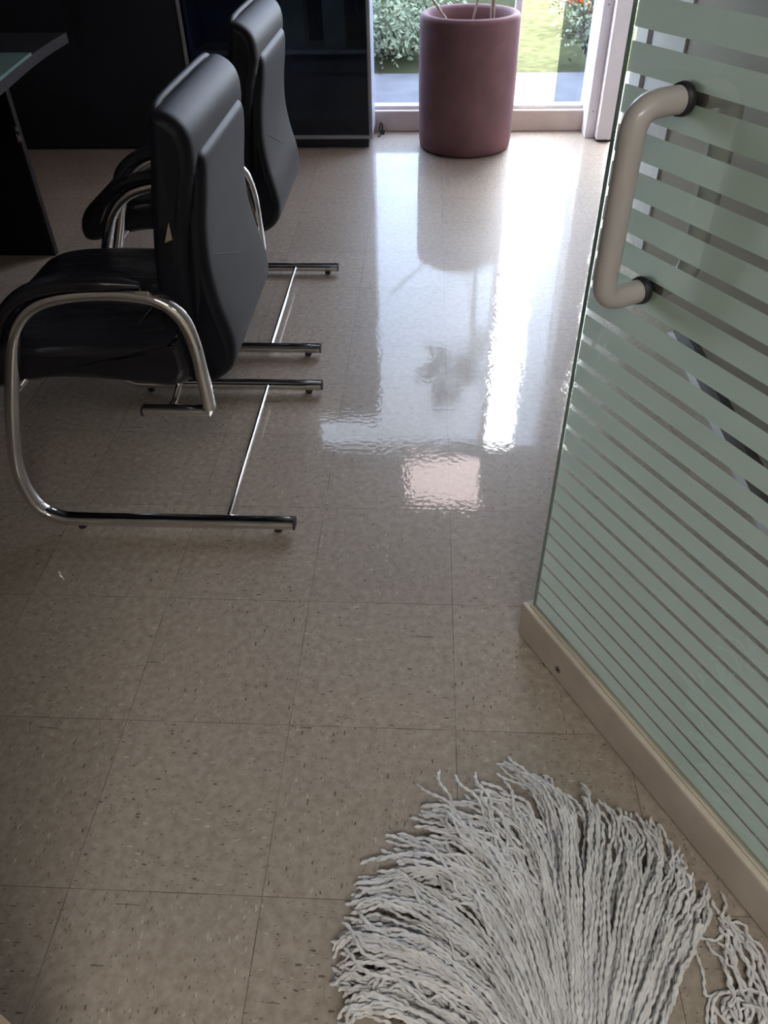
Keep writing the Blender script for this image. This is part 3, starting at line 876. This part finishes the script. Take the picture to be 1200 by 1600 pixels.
# strands strayed along the door rail, ending in a loose coil
for gd in EDGE:
    for k in range(4):
        p, h = strand(gd, 0.005, 0.006, 0.0, 0.012, YR, short=0.35, wav=1.4)
        strands.append((h + 0.006 if k < 3 else h, [q - MOPO for q in resample(p, STEP)]))
for k in range(10):
    cx, cy = 0.990 + rm.gauss(0, 0.004), -0.134 + rm.gauss(0, 0.004)
    R = rm.uniform(0.016, 0.046); a0 = rm.uniform(0, 6.28); tot = rm.uniform(2.2, 5.6); zz = rm.uniform(0.003, 0.022)
    pts = []
    for i in range(60):
        t = i / 59; a = a0 + tot * t
        rr = R * (1 + 0.12 * math.sin(3*a + k)) * (1 - 0.15*t)
        pts.append(clear_of_door(Vector((cx + rr*math.cos(a), cy + rr*0.8*math.sin(a), zz + 0.004*math.sin(a*2 + k))), 0.006))
    strands.append((0.03 if k < 5 else 0.0, [q - MOPO for q in resample(pts, STEP)]))
for gd in ([(0.958, -0.017), (0.948, -0.04), (0.952, -0.08), (0.949, -0.108), (0.975, -0.105)],
           [(0.955, 0.018), (0.975, 0.020), (0.985, 0.004), (0.975, -0.012), (0.955, -0.010)],
           [(1.00, -0.02), (0.985, -0.035), (0.965, -0.034), (0.952, -0.028)],
           [(0.930, -0.21), (0.936, -0.165), (0.952, -0.115), (0.985, -0.103), (1.02, -0.12)]):
    for e in range(2 if gd[0][0] == 0.930 else 1):
        pts = catmull([(x + e*0.006, y, 0.0035 + 0.003*e) for x, y in gd], 16)
        strands.append((0.04, [clear_of_door(q, 0.006) - MOPO for q in resample(pts, STEP)]))
strands.sort(key=lambda a: -a[0])
for h, p in strands[:100]:
    q = MB(); yarn(q, p); q.build('yarn_strand', M['yarn'], mop)
q = MB()
for h, p in strands[100:]: yarn(q, p)
tag(q.build('yarn_strands', M['yarn'], mop), kind='stuff')
# stitched band holding the strands
q = MB(); band = catmull([(-0.075, 0.008, 0.016), (0.0, 0.028, 0.018), (0.12, 0.032, 0.016)], 8)
tube(q, band, oval(0.022, 0.013, 16, 3), up=(0, 0, 1))
q.build('mop_band', M['yarn'], mop)

# ================================================================== outside
tag(MB().box((-4, WY+0.12, -0.12), (6, 5.55, -0.02)).build('paving', M['paving']), kind='structure')
tag(MB().box((-9, 5.55, -0.14), (11, 30, -0.03)).build('lawn', M['lawn']), kind='structure')
def shrub(name, label, cat, loc, h, w, n, mat, seed, bare=False, flowers=False):
    r = random.Random(seed)
    o = thing(name, label, cat, loc, 0, 'plants outside the window')
    q = MB()
    tips = []
    for k in range(9):
        a = r.uniform(0, 2*PI); s_ = r.uniform(0.3, 1.0)
        e = Vector((math.cos(a)*w*s_*0.8, math.sin(a)*w*s_*0.8, h * r.uniform(0.2, 0.95)))
        m1 = e * 0.45 + Vector((r.gauss(0, 0.04), r.gauss(0, 0.04), 0))
        path = catmull([(0, 0, 0), m1, e], 6)
        tube(q, path, circ(0.014, 6), scale=[1 - 0.75*i/12 for i in range(13)])
        for j in range(5):
            b0 = path[r.randrange(4, 12)]; b1 = b0 + Vector((r.gauss(0, 0.12), r.gauss(0, 0.12), r.uniform(0.05, 0.22)))
            tube(q, [b0, b0.lerp(b1, 0.5) + Vector((0, 0, 0.02)), b1], circ(0.005, 5), scale=[1, 0.8, 0.4])
            tips.append(b1)
        tips.append(e)
    q.build('branches', M['bark'], o)
    q = MB()
    for t in tips:
        leaf_cloud(q, t, (w*0.34, w*0.34, h*0.26), n // len(tips), 0.036, r)
    q.build('foliage', mat, o)
    if flowers:
        q = MB(); leaf_cloud(q, (0, 0, h*0.90), (w*0.9, w*0.7, 0.06), 300, 0.05, r)
        q.build('flowers', M['petals'], o)
    return o
shrub('shrub', 'grey-green shrub seen through the pane left of the planter', 'shrub', (0.25, 6.25, -0.03), 0.60, 0.75, 9000, M['shrub'], 3)
shrub('shrub', 'sparse twiggy shrub seen through the pane right of the planter', 'shrub', (1.72, 5.72, -0.03), 0.45, 0.20, 700, M['shrub'], 6)
shrub('flowering_shrub', 'low shrub with orange flowers outside the right-hand pane', 'shrub', (1.84, 7.0, -0.03), 0.26, 0.22, 1200, M['shrub_light'], 8, flowers=True)
